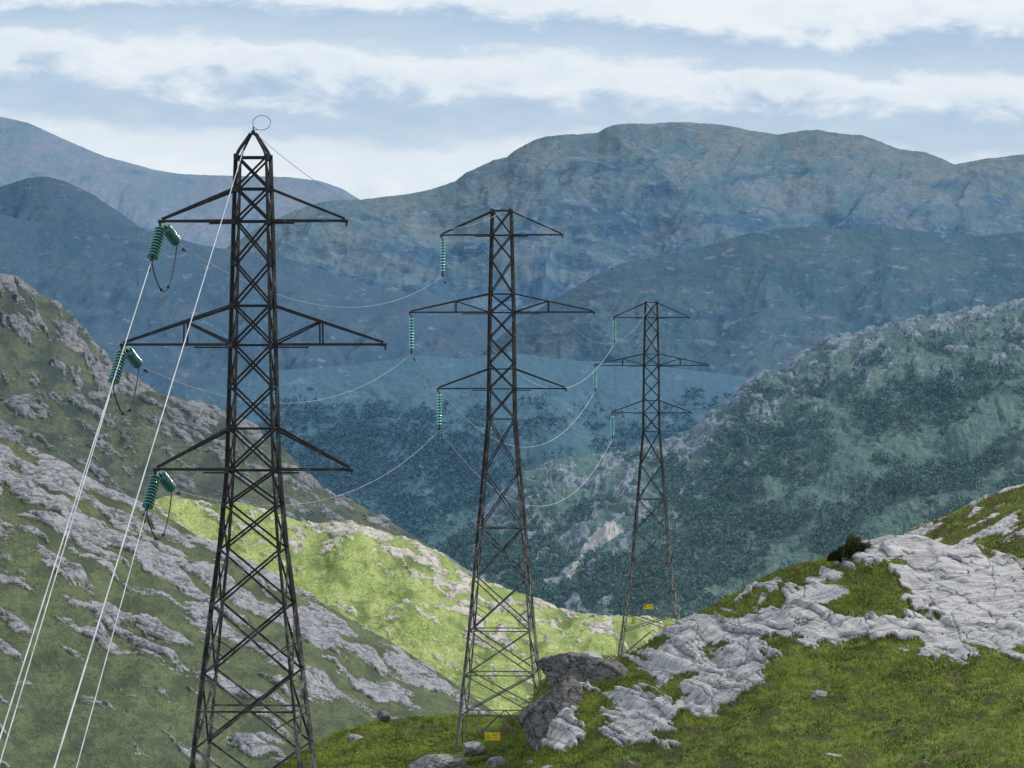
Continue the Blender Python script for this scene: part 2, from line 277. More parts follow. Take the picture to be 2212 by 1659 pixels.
GRASS=[(1.5,1885,1275,115,62,20),(1.1,1965,1325,90,20,5),(1.0,1620,1300,50,16,-30),(1.0,1690,1395,60,26,-10),(1.1,1340,1470,90,28,0),(1.4,1560,1250,120,40,-25),(1.0,1890,1392,100,14,0),(1.1,1550,1400,60,10,-10),(.9,1480,1470,60,14,-20),(.9,1420,1395,60,10,-12),(1.6,1900,1520,420,85,-8),(.8,1660,1240,100,22,-22),(.9,1480,1560,60,22,-20),(.7,1440,1600,90,14,-10),(.8,1760,1350,70,10,-20),(.7,2110,1215,60,8,12),(.6,2090,1370,70,8,5)]
def mfK(PX,E,V,c):
    wx=PX+26*fbm(PX/60,E/35,4,201);wy=E+18*fbm(PX/50,E/28,4,202)
    R=np.max([a*np.clip(blob(wx,wy,*q)*2.2,-1,.8) for a,*q in ROCK],0)
    Gm=np.max([a*np.clip(blob(wx,wy,*q)*2,0,1) for a,*q in GRASS],0)
    r=np.maximum(R,-.4)+.27-Gm+.9*fbm((PX*.94+E*.34)/130,(-PX*.34+E*.94)/18,6,203,.54)*(1-.4*np.clip(blob(PX,E,2100,1290,260,150)*2,0,1))
    r=np.where(V<1.97,.2,r)
    r=r-.5*sst(1100,980,PX)
    veg_or_shade=.28+1.0*fbm(PX/70,E/22,5,205)+.6*(np.clip(r,0,.5))
    return M3(r,veg_or_shade)
def hfK(PX,E,V,m):
    r=sst(.34,.66,m[...,0]);w=.25+.75*sst(1.98,2.25,V)
    u=(PX*.94+E*.34)+14*fbm(PX/90,E/40,3,230);q=(-PX*.34+E*.94)+5*fbm(PX/50,E/30,3,236)
    st=q/44+.9*fbm(PX/180,E/70,3,231);led=(st-np.floor(st));led=np.where(led<.84,led/.84,(1-led)/.16)
    amp=.3+.7*sst(-.2,.35,fbm(PX/130,E/60,2,238))
    ck1=np.exp(-(np.abs(perlin(u/260,q/34,232)+.10*fbm(PX/30,E/16,3,233))/.022)**2)
    ck2=np.exp(-(np.abs(perlin((PX*.5-E*.86)/150,(PX*.86+E*.5)/190,234)+.06*fbm(PX/24,E/14,3,239))/.012)**2)
    rock=6+(11*fbm(u/170,q/55,3,212)+10*led*amp)*w+1.6*ridged(u/80,q/11,3,215,.5)*amp-4.0*ck1*w-3*ck2*w+.6*fbm(u/14,q/5,3,217)
    return (9*fbm(PX/160,E/60,3,211)*w+ r*rock +(1-r)*(6.5*fbm(PX/46,E/17,4,213)*w+2.2*ridged(PX/18,E/8,3,214)))*sst(5.8,4,V)
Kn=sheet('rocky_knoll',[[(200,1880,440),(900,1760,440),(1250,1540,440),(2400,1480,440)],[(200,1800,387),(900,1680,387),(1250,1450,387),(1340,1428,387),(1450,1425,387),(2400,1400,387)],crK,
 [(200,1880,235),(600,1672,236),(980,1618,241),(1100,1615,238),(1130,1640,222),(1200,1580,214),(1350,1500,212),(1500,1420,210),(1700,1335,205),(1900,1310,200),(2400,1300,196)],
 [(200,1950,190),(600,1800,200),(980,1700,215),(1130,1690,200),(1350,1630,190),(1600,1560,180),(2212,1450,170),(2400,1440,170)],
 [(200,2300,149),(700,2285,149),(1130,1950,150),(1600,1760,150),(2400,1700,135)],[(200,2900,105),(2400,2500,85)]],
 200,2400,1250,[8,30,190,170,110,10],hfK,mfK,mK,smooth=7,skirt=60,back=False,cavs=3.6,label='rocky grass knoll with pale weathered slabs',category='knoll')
def mfL(PX,E,V,c):
    r=.25+.85*fbm((PX*.9-E*.4)/90,(PX*.4+E*.9)/22,6,221)+.8*np.clip(blob(PX,E,2150,1150,90,20,-25),0,1)+.6*np.clip(blob(PX,E,1990,1140,60,14,-28),0,1)
    return M3(r,.66+.8*fbm(PX/60,E/25,4,222))
L_=sheet('grassy_rise',[[(1750,1320,275),(1880,1205,275),(1950,1152,275),(2020,1122,275),(2100,1090,275),(2150,1066,275),(2212,1047,275),(2400,1010,275)],[(1750,1420,235),(2400,1260,235)]],1750,2400,420,[200],
 lambda PX,E,V,m: 6*fbm(PX/90,E/40,3,225)*sst(0,.2,V)+sst(.3,.7,m[...,0])*(5+5*ridged(PX/40,E/16,5,226))+2*fbm(PX/12,E/7,4,227),mfL,mK,label='grassy rise with rock ledges behind the knoll',category='hill')
gm=terrain_mat('valley_floor_surface',6000,(.04,.08,.04),(.07,.11,.05),rA=(.2,.2,.2),rB=(.1,.1,.1),veg_or_shade=(.03,.05,.02),haze=.4)
g=np.array([[-40000,-20000,-620],[40000,-20000,-620],[40000,40000,-620],[-40000,40000,-620]],float)
mesh_obj('ground',g,np.array([[0,1,2,3]]),[gm],cols=np.zeros((4,4)),kind='structure',label='wide green valley floor far below the hills',category='ground')
# ------------------------------------------------------------------ scatter helpers
def rand_in(S,n,keep):
    nr,nc=S['X'].shape;out=[];tot=0
    while tot<n:
        i=rng.integers(0,nr-1,n*3);j=rng.integers(0,nc-1,n*3)
        ok=keep(S['PX'][i,j],S['E'][i,j],S['M'][i,j]);i,j=i[ok],j[ok]
        a=rng.random(len(i));b=rng.random(len(i))
        P=[]
        for k in 'XYZ':
            A=S[k];P.append(A[i,j]*(1-a)*(1-b)+A[i,j+1]*a*(1-b)+A[i+1,j]*(1-a)*b+A[i+1,j+1]*a*b)
        out.append(np.stack(P,-1));tot+=len(i)
        if len(out)>40: break
    return np.concatenate(out)[:n]
def ico(sub):
    import bmesh
    bm=bmesh.new();bmesh.ops.create_icosphere(bm,subdivisions=sub,radius=1)
    V=np.array([v.co[:] for v in bm.verts]);F=np.array([[v.index for v in f.verts] for f in bm.faces]);bm.free();return V,F
def wood(name,P,size,mat,label,nl=34):
    n=len(P)
    s=size*(.45+.8*rng.random(n)**1.4)
    d=rng.normal(size=(n,nl,3));d/=np.linalg.norm(d,axis=2,keepdims=True);d[...,2]=np.abs(d[...,2])*1.15-.25
    rad=(.5+.6*rng.random((n,nl)))
    c=d*rad[...,None]*np.array([.5,.5,.60])+np.array([0,0,.5])
    lobe=rng.normal(size=(n,1,2))*.12*c[...,2:3];c[...,:2]+=lobe
    c=c*s[:,None,None]+P[:,None]
    q=rng.normal(size=(n,nl,3,3));q/=np.linalg.norm(q,axis=3,keepdims=True)
    tri=c[:,:,None]+q*(s*.22)[:,None,None,None]
    V=tri.reshape(-1,3);F=np.arange(len(V)).reshape(-1,3)
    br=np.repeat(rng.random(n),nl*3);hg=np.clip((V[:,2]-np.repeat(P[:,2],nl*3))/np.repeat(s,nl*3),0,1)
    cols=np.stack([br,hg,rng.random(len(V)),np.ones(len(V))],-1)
    mesh_obj(name,V,F,[mat],False,None,None,cols,kind='stuff',label=label,category='woodland')
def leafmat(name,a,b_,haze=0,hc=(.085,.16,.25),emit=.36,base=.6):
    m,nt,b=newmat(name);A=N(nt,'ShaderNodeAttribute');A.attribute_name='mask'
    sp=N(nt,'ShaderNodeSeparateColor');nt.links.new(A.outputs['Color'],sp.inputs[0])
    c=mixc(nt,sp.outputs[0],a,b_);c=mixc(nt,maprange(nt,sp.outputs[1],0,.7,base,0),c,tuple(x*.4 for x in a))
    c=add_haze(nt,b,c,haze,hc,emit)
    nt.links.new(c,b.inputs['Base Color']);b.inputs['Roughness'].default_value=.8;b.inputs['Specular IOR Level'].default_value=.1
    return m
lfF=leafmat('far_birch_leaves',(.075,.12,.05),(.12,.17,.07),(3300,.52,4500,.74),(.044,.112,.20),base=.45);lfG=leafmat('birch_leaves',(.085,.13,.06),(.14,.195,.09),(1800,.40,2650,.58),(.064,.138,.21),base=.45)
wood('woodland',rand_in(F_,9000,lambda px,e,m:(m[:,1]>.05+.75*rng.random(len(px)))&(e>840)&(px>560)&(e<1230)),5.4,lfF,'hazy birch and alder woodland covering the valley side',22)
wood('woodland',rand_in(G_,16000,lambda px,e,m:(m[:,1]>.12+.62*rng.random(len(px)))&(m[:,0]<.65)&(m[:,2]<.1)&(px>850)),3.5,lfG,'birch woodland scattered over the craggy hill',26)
def grass(name,P,hmin,hmax,wd,nb,mat,label,spread=.12):
    n=len(P);B=np.repeat(P,nb,0)+rng.normal(size=(n*nb,3))*np.array([spread,spread,0])
    h=np.repeat(hmin+(hmax-hmin)*rng.random(n)**2,nb)*(.6+.6*rng.random(n*nb))
    a=rng.random(n*nb)*2*np.pi;dx=np.stack([np.cos(a)*wd,np.sin(a)*wd,np.zeros_like(a)],-1)
    lean=rng.normal(size=(n*nb,3))*np.array([.5,.5,0])*h[:,None];top=B+lean;top[:,2]+=h
    B=B.copy();B[:,2]-=.03
    V=np.stack([B-dx,B+dx,top],1).reshape(-1,3);F=np.arange(len(V)).reshape(-1,3)
    br=np.repeat(np.clip(.5+1.5*fbm(P[:,0]/2.2,P[:,1]/7,4,300)+.15*rng.normal(size=n),0,1),nb*3);hg=np.tile([.2,.2,1.],n*nb)
    mesh_obj(name,V,F,[mat],False,None,None,np.stack([br,hg,br,np.ones_like(br)],-1),kind='stuff',label=label,category='grass')
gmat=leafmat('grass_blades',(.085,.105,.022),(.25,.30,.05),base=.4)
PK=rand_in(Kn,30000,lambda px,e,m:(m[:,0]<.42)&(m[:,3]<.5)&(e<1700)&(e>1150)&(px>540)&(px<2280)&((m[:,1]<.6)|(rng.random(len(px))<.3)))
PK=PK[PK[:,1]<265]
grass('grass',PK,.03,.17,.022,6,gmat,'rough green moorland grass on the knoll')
PL=rand_in(L_,5000,lambda px,e,m:(m[:,0]<.45)&(e<1260))
grass('grass',PL,.04,.18,.03,5,gmat,'rough moorland grass on the rise')
cw=simple('cotton_grass_white',(.7,.7,.66),.9)
PC=rand_in(Kn,90,lambda px,e,m:(m[:,0]<.3)&(px>1750)&(px<2250)&(e>1440)&(e<1690));PC[:,2]+=.22
iv,jf=ico(1);V=(PC[:,None]+iv[None]*.018).reshape(-1,3);F=(np.arange(len(PC))[:,None,None]*len(iv)+jf[None]).reshape(-1,3)
mesh_obj('cotton_grass',V,F,[cw],kind='stuff',label='tiny white cotton grass heads in wet turf',category='flowers')
# boulders
rockD=terrain_mat('dark_boulder_surface',200,(.1,.1,.09),(.1,.1,.09),rA=(.25,.24,.235),rB=(.09,.085,.083),veg_or_shade=(.05,.06,.02),bump=2.6,stretch=(1,1,1),rot=.9,elong=.8,crk=.9)
rockP=terrain_mat('pale_boulder_surface',200,(.1,.1,.09),(.1,.1,.09),rA=(.42,.405,.40),rB=(.22,.21,.205),veg_or_shade=(.05,.06,.02),bump=1.8,stretch=(1,1,1),elong=.8)
def boulder(a,e,d,w,h,dep,mat,seed,label,tilt=0,sub=5,cuts=16,lo=.62):
    V,F=ico(sub);r=np.random.default_rng(seed)
    for _ in range(cuts):
        n=r.normal(size=3);n/=np.linalg.norm(n);dd=lo+.25*r.random();s=V@n;ex=np.clip(s-dd,0,None);V=V-ex[:,None]*n*.98
    dn=V/np.linalg.norm(V,axis=1,keepdims=True)
    V=V*(1+.08*fbm(dn[:,0]*2.2+dn[:,2]*1.7+5,dn[:,1]*2.2-dn[:,2]*1.3,5,seed)+.06*ridged(dn[:,0]*3+dn[:,2]*6,dn[:,1]*3-dn[:,2]*2,5,seed+3))[:,None]
    V=V*np.array([w/2,dep/2,h/2]);t=math.radians(tilt);V=V@np.array([[math.cos(t),0,math.sin(t)],[0,1,0],[-math.sin(t),0,math.cos(t)]])
    cols=np.zeros((len(V),4));cols[:,0]=1
    ob=mesh_obj('boulder',V,F,[mat],True,None,None,cols,label=label,category='rock')
    ob.location=at(a,e,d);return ob
boulder(1218,1566,218,5.0,4.4,6,rockD,61,'large dark angular crag face with cracked front',-24,6,14,.46)
boulder(1275,1484,223,5.8,2.9,6,rockD,66,'dark fractured rock step joined to the outcrop',-14,6,14,.46)
boulder(1330,1452,226,3.4,1.6,4,rockD,71,'low dark broken ledge at the outcrop edge',-10,6,14,.48)
boulder(768,1597,250,1.0,.65,1,rockP,12,'small pale boulder sitting in grass',0,4)
boulder(830,1548,258,.8,.8,.8,rockD,14,'small brown upright stone on the grass skyline',0,4)
boulder(950,1650,222,3.0,1.1,2.4,rockP,15,'flat pale boulder beside the tower foot',5)
boulder(1025,1618,230,1.5,.95,1.5,rockP,16,'rounded pale boulder beside the tower foot',0,4)
boulder(1078,1652,222,1.3,.8,1.2,rockP,17,'small rounded pale boulder in turf',0,4)
boulder(1225,1665,200,2.4,.6,1.6,rockP,18,'flat white-grey slab half sunk in turf',0,4)
boulder(1770,1503,180,.75,.45,.7,rockP,19,'small grey stone alone in the grass',0,4)
boulder(1490,1617,182,.5,.3,.5,rockP,20,'little grey stone in the grass',0,4)
# heather bush on crest
hb=leafmat('heather_leaves',(.026,.029,.010),(.075,.085,.024))
c0=at(1852,1202,213.0);n=18000
cen=np.array([[-.6,0,-.05],[.05,.1,0],[.75,.2,-.1],[-1.05,0,-.2],[-.25,0,.05],[1.2,.2,-.3],[.4,0,-.1]]);rad_=np.array([[.5,.5,.55],[.45,.5,.85],[.55,.5,.5],[.35,.4,.4],[.4,.4,.95],[.4,.4,.4],[.4,.4,.7]])
d=rng.normal(size=(n,3));d/=np.linalg.norm(d,axis=1,keepdims=True);d[:,2]=np.abs(d[:,2])
ii=rng.integers(0,7,n)
rr=(.72+.3*rng.random(n))*(1+.45*fbm(d[:,0]*2+4+ii*3.3,d[:,2]*2+d[:,1],4,9))
C=cen[ii]+d*rr[:,None]*rad_[ii];q=rng.normal(size=(n,3,3))*.026
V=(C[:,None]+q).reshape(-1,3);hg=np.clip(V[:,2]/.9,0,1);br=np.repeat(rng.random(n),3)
o=mesh_obj('heather_bush',V,np.arange(len(V)).reshape(-1,3),[hb],False,None,None,np.stack([br,hg,br,np.ones_like(br)],-1),label='low dark heather clump growing on top of the rock',category='bush');o.location=c0
# ------------------------------------------------------------------ steel towers
def steel(name,dark,grey,lo,hi):
    m,nt,b=newmat(name);tc=N(nt,'ShaderNodeTexCoord');f=noise(nt,tc.outputs['Object'],2.2,6,.7);f2=noise(nt,tc.outputs['Object'],14,5,.7)
    sx=N(nt,'ShaderNodeSeparateXYZ');nt.links.new(tc.outputs['Object'],sx.inputs[0])
    z=maprange(nt,sx.outputs['Z'],lo,hi,.66,.20,False)
    k=math_(nt,'ADD',z,math_(nt,'MULTIPLY',math_(nt,'SUBTRACT',f,.5),1.7));k=math_(nt,'ADD',k,math_(nt,'MULTIPLY',math_(nt,'SUBTRACT',f2,.5),.5))
    c=mixc(nt,maprange(nt,k,.25,.75),dark,grey);c=mixc(nt,maprange(nt,f2,.56,.72,0,.6),c,(.06,.032,.02))
    nt.links.new(c,b.inputs['Base Color']);b.inputs['Roughness'].default_value=.7;b.inputs['Metallic'].default_value=.1;return m
steelA=steel('weathered_black_steel',(.020,.018,.018),(.20,.19,.18),3,19)
steelB=steel('weathered_grey_steel',(.024,.022,.022),(.24,.235,.225),2,18)
alu=simple('aluminium_conductor',(.55,.56,.57),.5,.2,(.38,.39,.40),.5)
dull=simple('dull_conductor',(.34,.35,.36),.55,.2,(.22,.22,.23),.5)
fit=simple('dark_fitting_metal',(.035,.032,.031),.6,.4)
glass=simple('teal_insulator_glass',(.010,.19,.155),.08,0,(.005,.11,.09),9,**{'Transmission Weight':.15,'Coat Weight':.8})
glassB=simple('pale_teal_insulator_glass',(.20,.66,.58),.15,0,(.14,.52,.46),9,**{'Transmission Weight':.1,'Coat Weight':.5})
class MB:
    def __init__(s): s.V=[];s.F=[]
    def mem(s,a,b,w,ref=(0,0,1),t=None):
        a=Vector(a);b=Vector(b);d=(b-a)
        if d.length<1e-4:return
        d.normalize();r=Vector(ref)
        if abs(d.dot(r.normalized()))>.97: r=Vector((1,0,0)) if abs(d.x)<.9 else Vector((0,1,0))
        x=d.cross(r).normalized();y=x.cross(d).normalized();t=t or max(.012,w*.16)
        pr=[(0,0),(w,0),(w,t),(t,t),(t,w),(0,w)];n=len(s.V);o=w*.35
        for p in (a,b):
            for u,v in pr: s.V.append(p+x*(u-o)+y*(v-o))
        for i in range(6):
            j=(i+1)%6;s.F.append((n+i,n+j,n+6+j,n+6+i))
        s.F.append((n+3,n+2,n+1,n));s.F.append((n+5,n+4,n+3,n))
        s.F.append((n+6,n+7,n+8,n+9));s.F.append((n+6,n+9,n+10,n+11))
    def box(s,c,sx,sy,sz):
        n=len(s.V);c=Vector(c)
        for k in (-1,1):
            for j in (-1,1):
                for i in (-1,1): s.V.append(c+Vector((i*sx/2,j*sy/2,k*sz/2)))
        for f in ((0,2,3,1),(4,5,7,6),(0,1,5,4),(2,6,7,3),(0,4,6,2),(1,3,7,5)): s.F.append(tuple(n+i for i in f))
    def obj(s,name,mat,parent,**kw): return mesh_obj(name,s.V,s.F,[mat],False,parent,**kw)
def tube_data(pts,r,n=7):
    V=[];F=[];pts=[Vector(p) for p in pts]
    for i,p in enumerate(pts):
        d=(pts[min(i+1,len(pts)-1)]-pts[max(i-1,0)]).normalized();rf=Vector((0,0,1)) if abs(d.z)<.95 else Vector((1,0,0))
        x=d.cross(rf).normalized();y=x.cross(d)
        for k in range(n):
            a=2*math.pi*k/n;V.append(p+x*math.cos(a)*r+y*math.sin(a)*r)
    for i in range(len(pts)-1):
        for k in range(n):
            a=i*n+k;b=i*n+(k+1)%n;F.append((a,b,b+n,a+n))
    F.append(tuple(range(n))[::-1]);F.append(tuple(range((len(pts)-1)*n,len(pts)*n)));return V,F
def lathe(prof,seg,a,b):
    a=Vector(a);d=(Vector(b)-a).normalized();rf=Vector((0,1,0)) if abs(d.y)<.9 else Vector((1,0,0));x=d.cross(rf).normalized();y=x.cross(d)
    V=[];F=[];mi=[]
    for t,r,_ in prof:
        for k in range(seg):
            an=2*math.pi*k/seg;V.append(a+d*t+x*math.cos(an)*r+y*math.sin(an)*r)
    for i in range(len(prof)-1):
        for k in range(seg):
            p=i*seg+k;q=i*seg+(k+1)%seg;F.append((p,q,q+seg,p+seg));mi.append(prof[i][2])
    return V,F,mi
def string(a,b,nd,R,parent,g,label=None):
    a=Vector(a);b=Vector(b);L=(b-a).length;hard=.14;p=(L-2*hard)/nd;prof=[(0,.02,1),(hard*.6,.02,1),(hard*.7,.04,1)]
    for i in range(nd):
        t=hard+i*p;prof+=[(t,.045,1),(t+p*.2,.06,0),(t+p*.30,R*.78,0),(t+p*.50,R,0),(t+p*.78,R*.98,0),(t+p*.74,R*.6,0),(t+p*.82,.05,1)]
    prof+=[(L-hard,.04,1),(L-hard*.6,.02,1),(L,.02,1)]
    V,F,mi=lathe(prof,18,a,b)
    kw={'label':label} if label else {}
    return mesh_obj('insulator_string',V,F,[g,fit],True,parent,mi,**kw)
HEAD=-math.atan(.085)
def tower(loc,lv,panels,horiz,arms,leg_w,br_w,mat,label,peak=None,kbase=None):
    e=bpy.data.objects.new('transmission_tower',None);col.objects.link(e);e.location=loc;e.rotation_euler=(0,0,HEAD)
    e['label']=label;e['category']='electricity pylon';e['group']='lattice transmission towers along the power line'
    zs=[q[0] for q in lv];hs=[q[1] for q in lv]
    hw=lambda z: float(np.interp(z,zs,hs))
    C=lambda i,z: Vector(((-1,1,1,-1)[i]*hw(z),(-1,-1,1,1)[i]*hw(z),z))
    NR=[(0,-1,0),(1,0,0),(0,1,0),(-1,0,0)]
    b=MB()
    allz=sorted(set([z for z in zs]+panels))
    for i in range(4):
        for z0,z1 in zip(allz[:-1],allz[1:]):
            w=leg_w*(1.0 if z0<zs[-1]*.6 else .85)
            b.mem(C(i,z0),C(i,z1),w,Vector((C(i,z0).x,C(i,z0).y,0)))
        b.box(C(i,zs[0])+Vector((0,0,-.25)),.55,.55,.7)
    for z0,z1 in zip(panels[:-1],panels[1:]):
        w=br_w*(1 if hw(z0)<1.2 else 1.15)
        for i in range(4):
            j=(i+1)%4;n=Vector(NR[i]);o=n*.035
            if kbase and z0==panels[0]:
                mid=(C(i,z1)+C(j,z1))/2;b.mem(C(i,z0)+o,mid+o,w,n);b.mem(C(j,z0)+o,mid+o,w,n);continue
            b.mem(C(i,z0)+o,C(j,z1)+o,w,n);b.mem(C(j,z0)-o,C(i,z1)-o,w,n)
            if hw(z0)>1.35:
                for s,t in ((i,j),(j,i)):
                    q=C(s,z0).lerp(C(t,z1),.25);b.mem(C(s,z0+(z1-z0)*.42),q,w*.55,n)
    for z in horiz:
        for i in range(4): b.mem(C(i,z),C((i+1)%4,z),br_w,NR[i])
        if hw(z)<1.5: b.mem(C(0,z),C(2,z),br_w*.7);
    for z in panels[1:]:
        for i in range(4): 
            p=C(i,z);b.box(p,leg_w*1.15,leg_w*1.15,leg_w*1.7)
    z=zs[0]+2.5
    while z<zs[-1]-.3:
        p=C(1,z);b.box(p+Vector((.09,0,0)),.16,.018,.018);z+=.4
    b.obj('lattice_body',mat,e)
    tips=[]
    for za,zt,L,post in arms:
        for s in (-1,1):
            m=MB();h0=hw(za);h1=hw(zt);tip=Vector((s*L,0,za))
            for f in (-1,1):
                A=Vector((s*h0,f*h0,za));B=Vector((s*h1,f*h1,zt));T=tip+Vector((0,f*.07,0))
                m.mem(A,T,leg_w*.68);m.mem(B,T+Vector((0,0,.07)),leg_w*.68)
                fr=.44
                if post:
                    pb=A.lerp(T,fr);pt=B.lerp(T+Vector((0,0,.07)),fr);m.mem(pb,pt,br_w*.95);m.mem(A,pt,br_w*.9)
            for k,(f0,f1) in enumerate(((.0,.3),(.3,.55),(.55,.78))):
                A0=Vector((s*h0,-h0,za)).lerp(tip,f0);A1=Vector((s*h0,h0,za)).lerp(tip,f1);B1=Vector((s*h0,-h0,za)).lerp(tip,f1)
                m.mem(A0,A1,br_w*.7);m.mem(B1,A1,br_w*.7)
            m.mem(Vector((s*h0,-h0,za-.09)),Vector((s*h0,-h0,za-.09)).lerp(tip-Vector((0,0,.09)),.34),br_w*.8)
            m.box(tip+Vector((s*.03,0,.0)),.20,.22,.10);m.box(tip+Vector((s*.08,0,-.10)),.05,.14,.14)
            m.obj('crossarm',mat,e)
            if s<0: tips.append(tip)
    if peak:
        m=MB();zt=zs[-1];pz,mz=peak
        for i in range(4):
            c=C(i,zt);a=Vector((c.x*.12,c.y*.12,pz));k=c.lerp(a,.3);k.x*=1.08;k.y*=1.08
            m.mem(c,k,leg_w*.7);m.mem(k,a,leg_w*.7)
        m.box((0,0,pz+.02),.12,.12,.14);m.box((0,0,pz+.12),.04,.04,.18);m.box((.10,0,pz-.05),.16,.05,.05)
        m.obj('tower_peak',mat,e)
    bpy.context.view_layer.update()
    return e,tips,C
m1=K*149
b1=-22.0
Z1=lambda e:(CY-e)*m1-b1
lv1=[(Z1(2297),195*m1),(Z1(1640),115*m1),(Z1(1300),78*m1),(Z1(1175),63*m1),(Z1(1015),50*m1),(Z1(745),43*m1),(Z1(478),37*m1),(Z1(340),33*m1)]
pan1=[Z1(e) for e in (2297,2010,1790,1610,1450,1305,1185,1090,1015,925,835,745,660,568,478,408,340)]
x1=at(547,829.5,149);x1.z=b1
T1,tips1,C1=tower(x1,lv1,pan1,[Z1(e) for e in (1015,925,745,660,478,408,340,1530)],[(Z1(478),Z1(408),198*m1,False),(Z1(745),Z1(660),282*m1,True),(Z1(1015),Z1(925),209*m1,False)],.118,.064,steelA,'black weathered lattice tower with pointed peak and tension insulators',peak=(Z1(288),0))
def tower2(a,d,base_e,ext,label):
    m2=K*240;arm0=19.05+ext
    zz=lambda e: arm0+(840-e)*m2
    lv=[(0,(92+ext*12)*m2),(zz(1360),65*m2),(zz(1140),47*m2),(zz(905),28*m2),(zz(675),25.5*m2),(zz(455),20*m2)]
    pe=[1540,1455,1360,1250,1140,1020,905,840,785,730,675,635,562,508,455]
    if ext>0: pe=[1600]+pe
    pan=[0]+[zz(e) for e in pe]
    l=at(a,CY,d);l.z=base_e
    return tower(l,lv,pan,[zz(e) for e in (1540,1455,1360,1140,905,840,797,675,635,508,455)],[(zz(508),zz(457),3.10,False),(zz(675),zz(635),4.74,True),(zz(840),zz(797),3.28,False)],.11,.058,steelB,label,kbase=True)
T2,tips2,C2=tower2(1084,240,-.25-19.05,0,'grey-brown lattice tower with flat top standing on grass')
T3,tips3,C3=tower2(1407,387,-2.43-20.6,1.55,'grey lattice tower with three yellow signs behind the knoll')
W=lambda T,v: T.matrix_world@Vector(v)
Li=lambda T,v: T.matrix_world.inverted()@Vector(v)
ends2=[];ends3=[]
for T,tips,ends,R in ((T2,tips2,ends2,.14),(T3,tips3,ends3,.165)):
    for t in tips:
        a=t+Vector((0,0,-.12));b=t+Vector((0,0,-2.05));string(a,b,11,R,T,glassB)
        m=MB();m.box(b+Vector((0,0,-.07)),.06,.42,.07);m.box(b+Vector((0,0,-.02)),.10,.06,.14);m.obj('suspension_clamp',fit,T)
        ends.append(W(T,b+Vector((0,0,-.11))))
fr1=[];bk1=[]
for i,t in enumerate(tips1):
    tw=W(T1,t)+Vector((0,0,-.08))
    f=tw+Vector((-.28,-1.0,-1.22));b=tw+Vector((.38,1.25,-.58))
    string(Li(T1,tw+Vector((-.03,-.1,-.04))),Li(T1,f),10,.19,T1,glass);string(Li(T1,tw+Vector((.05,.1,-.04))),Li(T1,b),10,.19,T1,glass)
    pts=[]
    for k in range(29):
        u=k/28;s=math.sin(math.pi*u)**.8
        p=f.lerp(b,u);p=p+Vector((.10*s,0,-1.55*s*(1-.45*u)));pts.append(Li(T1,p))
    V,F=tube_data(pts,.020);mesh_obj('jumper_cable',V,F,[fit],True,T1)
    for q in (f,b,W(T1,pts[8]),W(T1,pts[15])):
        m=MB();m.box(Li(T1,q),.09,.13,.09);m.obj('cable_clamp',fit,T1)
    fr1.append(f);bk1.append(b)
apex1=W(T1,(0,0,Z1(288)+.05))
pts=[]
for k in range(33):
    u=k/32*2*math.pi*.98-1.9
    pts.append(Vector((.27+.30*math.cos(u),.1*math.sin(u*.5),Z1(288)+.34+.24*math.sin(u))))
pts=[Vector((0,0,Z1(288)))]+[Vector((.0,0,Z1(288)+.12))]+pts
V,F=tube_data(pts,.010,6);mesh_obj('wire_loop',V,F,[fit],True,T1)
# ------------------------------------------------------------------ cables
def cable(name,a,b,sag,r,mat,label,n=48,damp=True):
    a=Vector(a);b=Vector(b);pts=[]
    for i in range(n+1):
        u=i/n;p=a.lerp(b,u);p.z-=4*sag*u*(1-u);pts.append(p-a)
    V,F=tube_data(pts,r,6)
    d=(pts[2]-pts[0]).normalized()
    o=mesh_obj(name,V,F,[mat],True,None,label=label,category='power cable',group='cables of the power line');o.location=a
    if damp:
        m=MB();q=d*1.4+Vector((0,0,-.09));m.mem(q-d*.2,q+d*.2,.02);m.box(q-d*.2,.07,.11,.07);m.box(q+d*.2,.07,.11,.07);m.box(q+Vector((0,0,.05)),.04,.04,.09)
        m.obj('vibration_damper',fit,o)
    return o
for i in range(3):
    cable('conductor_cable',bk1[i],ends2[i],1.85,.013,dull,'thin aluminium conductor sagging between two towers')
    cable('conductor_cable',ends2[i],ends3[i],4.8,.016,alu,'thin aluminium conductor in a deep sag')
top2=W(T2,(0,0,19.05+(840-458)*K*240));top3=W(T3,(0,0,20.6+(840-458)*K*240))
cable('earth_wire',apex1,top2,1.85,.010,dull,'thin earth wire from the tower peak',damp=False)
cable('earth_wire',top2,top3,5.0,.010,dull,'thin earth wire between flat-topped towers',damp=False)
for i,(a,e) in enumerate(((1352,1500),(1348,1500),(1342,1500))):
    cable('conductor_cable',ends3[i],at(a,e,640),3+i,.014,dull,'thin conductor dropping into the valley',damp=False)
cable('earth_wire',top3,at(1475,1500,640),4,.012,dull,'thin earth wire dropping into the valley',damp=False)
def front(a,px,py,s,r,label,name):
    tx=(px-CX)*K;d=(a.x+s*a.y)/(s+tx)
    p=at(px,py,d);dirv=(p-a)
    far_=a+dirv*((a.y-20)/(a.y-d)) 
    cable(name,a,far_,0.0,r,alu,label,n=30)
front(fr1[0],-2,1600,.03,.016,'bright aluminium conductor running down past the viewer','conductor_cable')
front(fr1[1],2,1640,.03,.016,'bright aluminium conductor running down past the viewer','conductor_cable')
front(fr1[2],165,1659,.03,.015,'bright aluminium conductor running down past the viewer','conductor_cable')
front(W(T1,(-.28,-.3,Z1(325))),117,1659,.03,.013,'bright earth wire running down from the tower head','earth_wire')
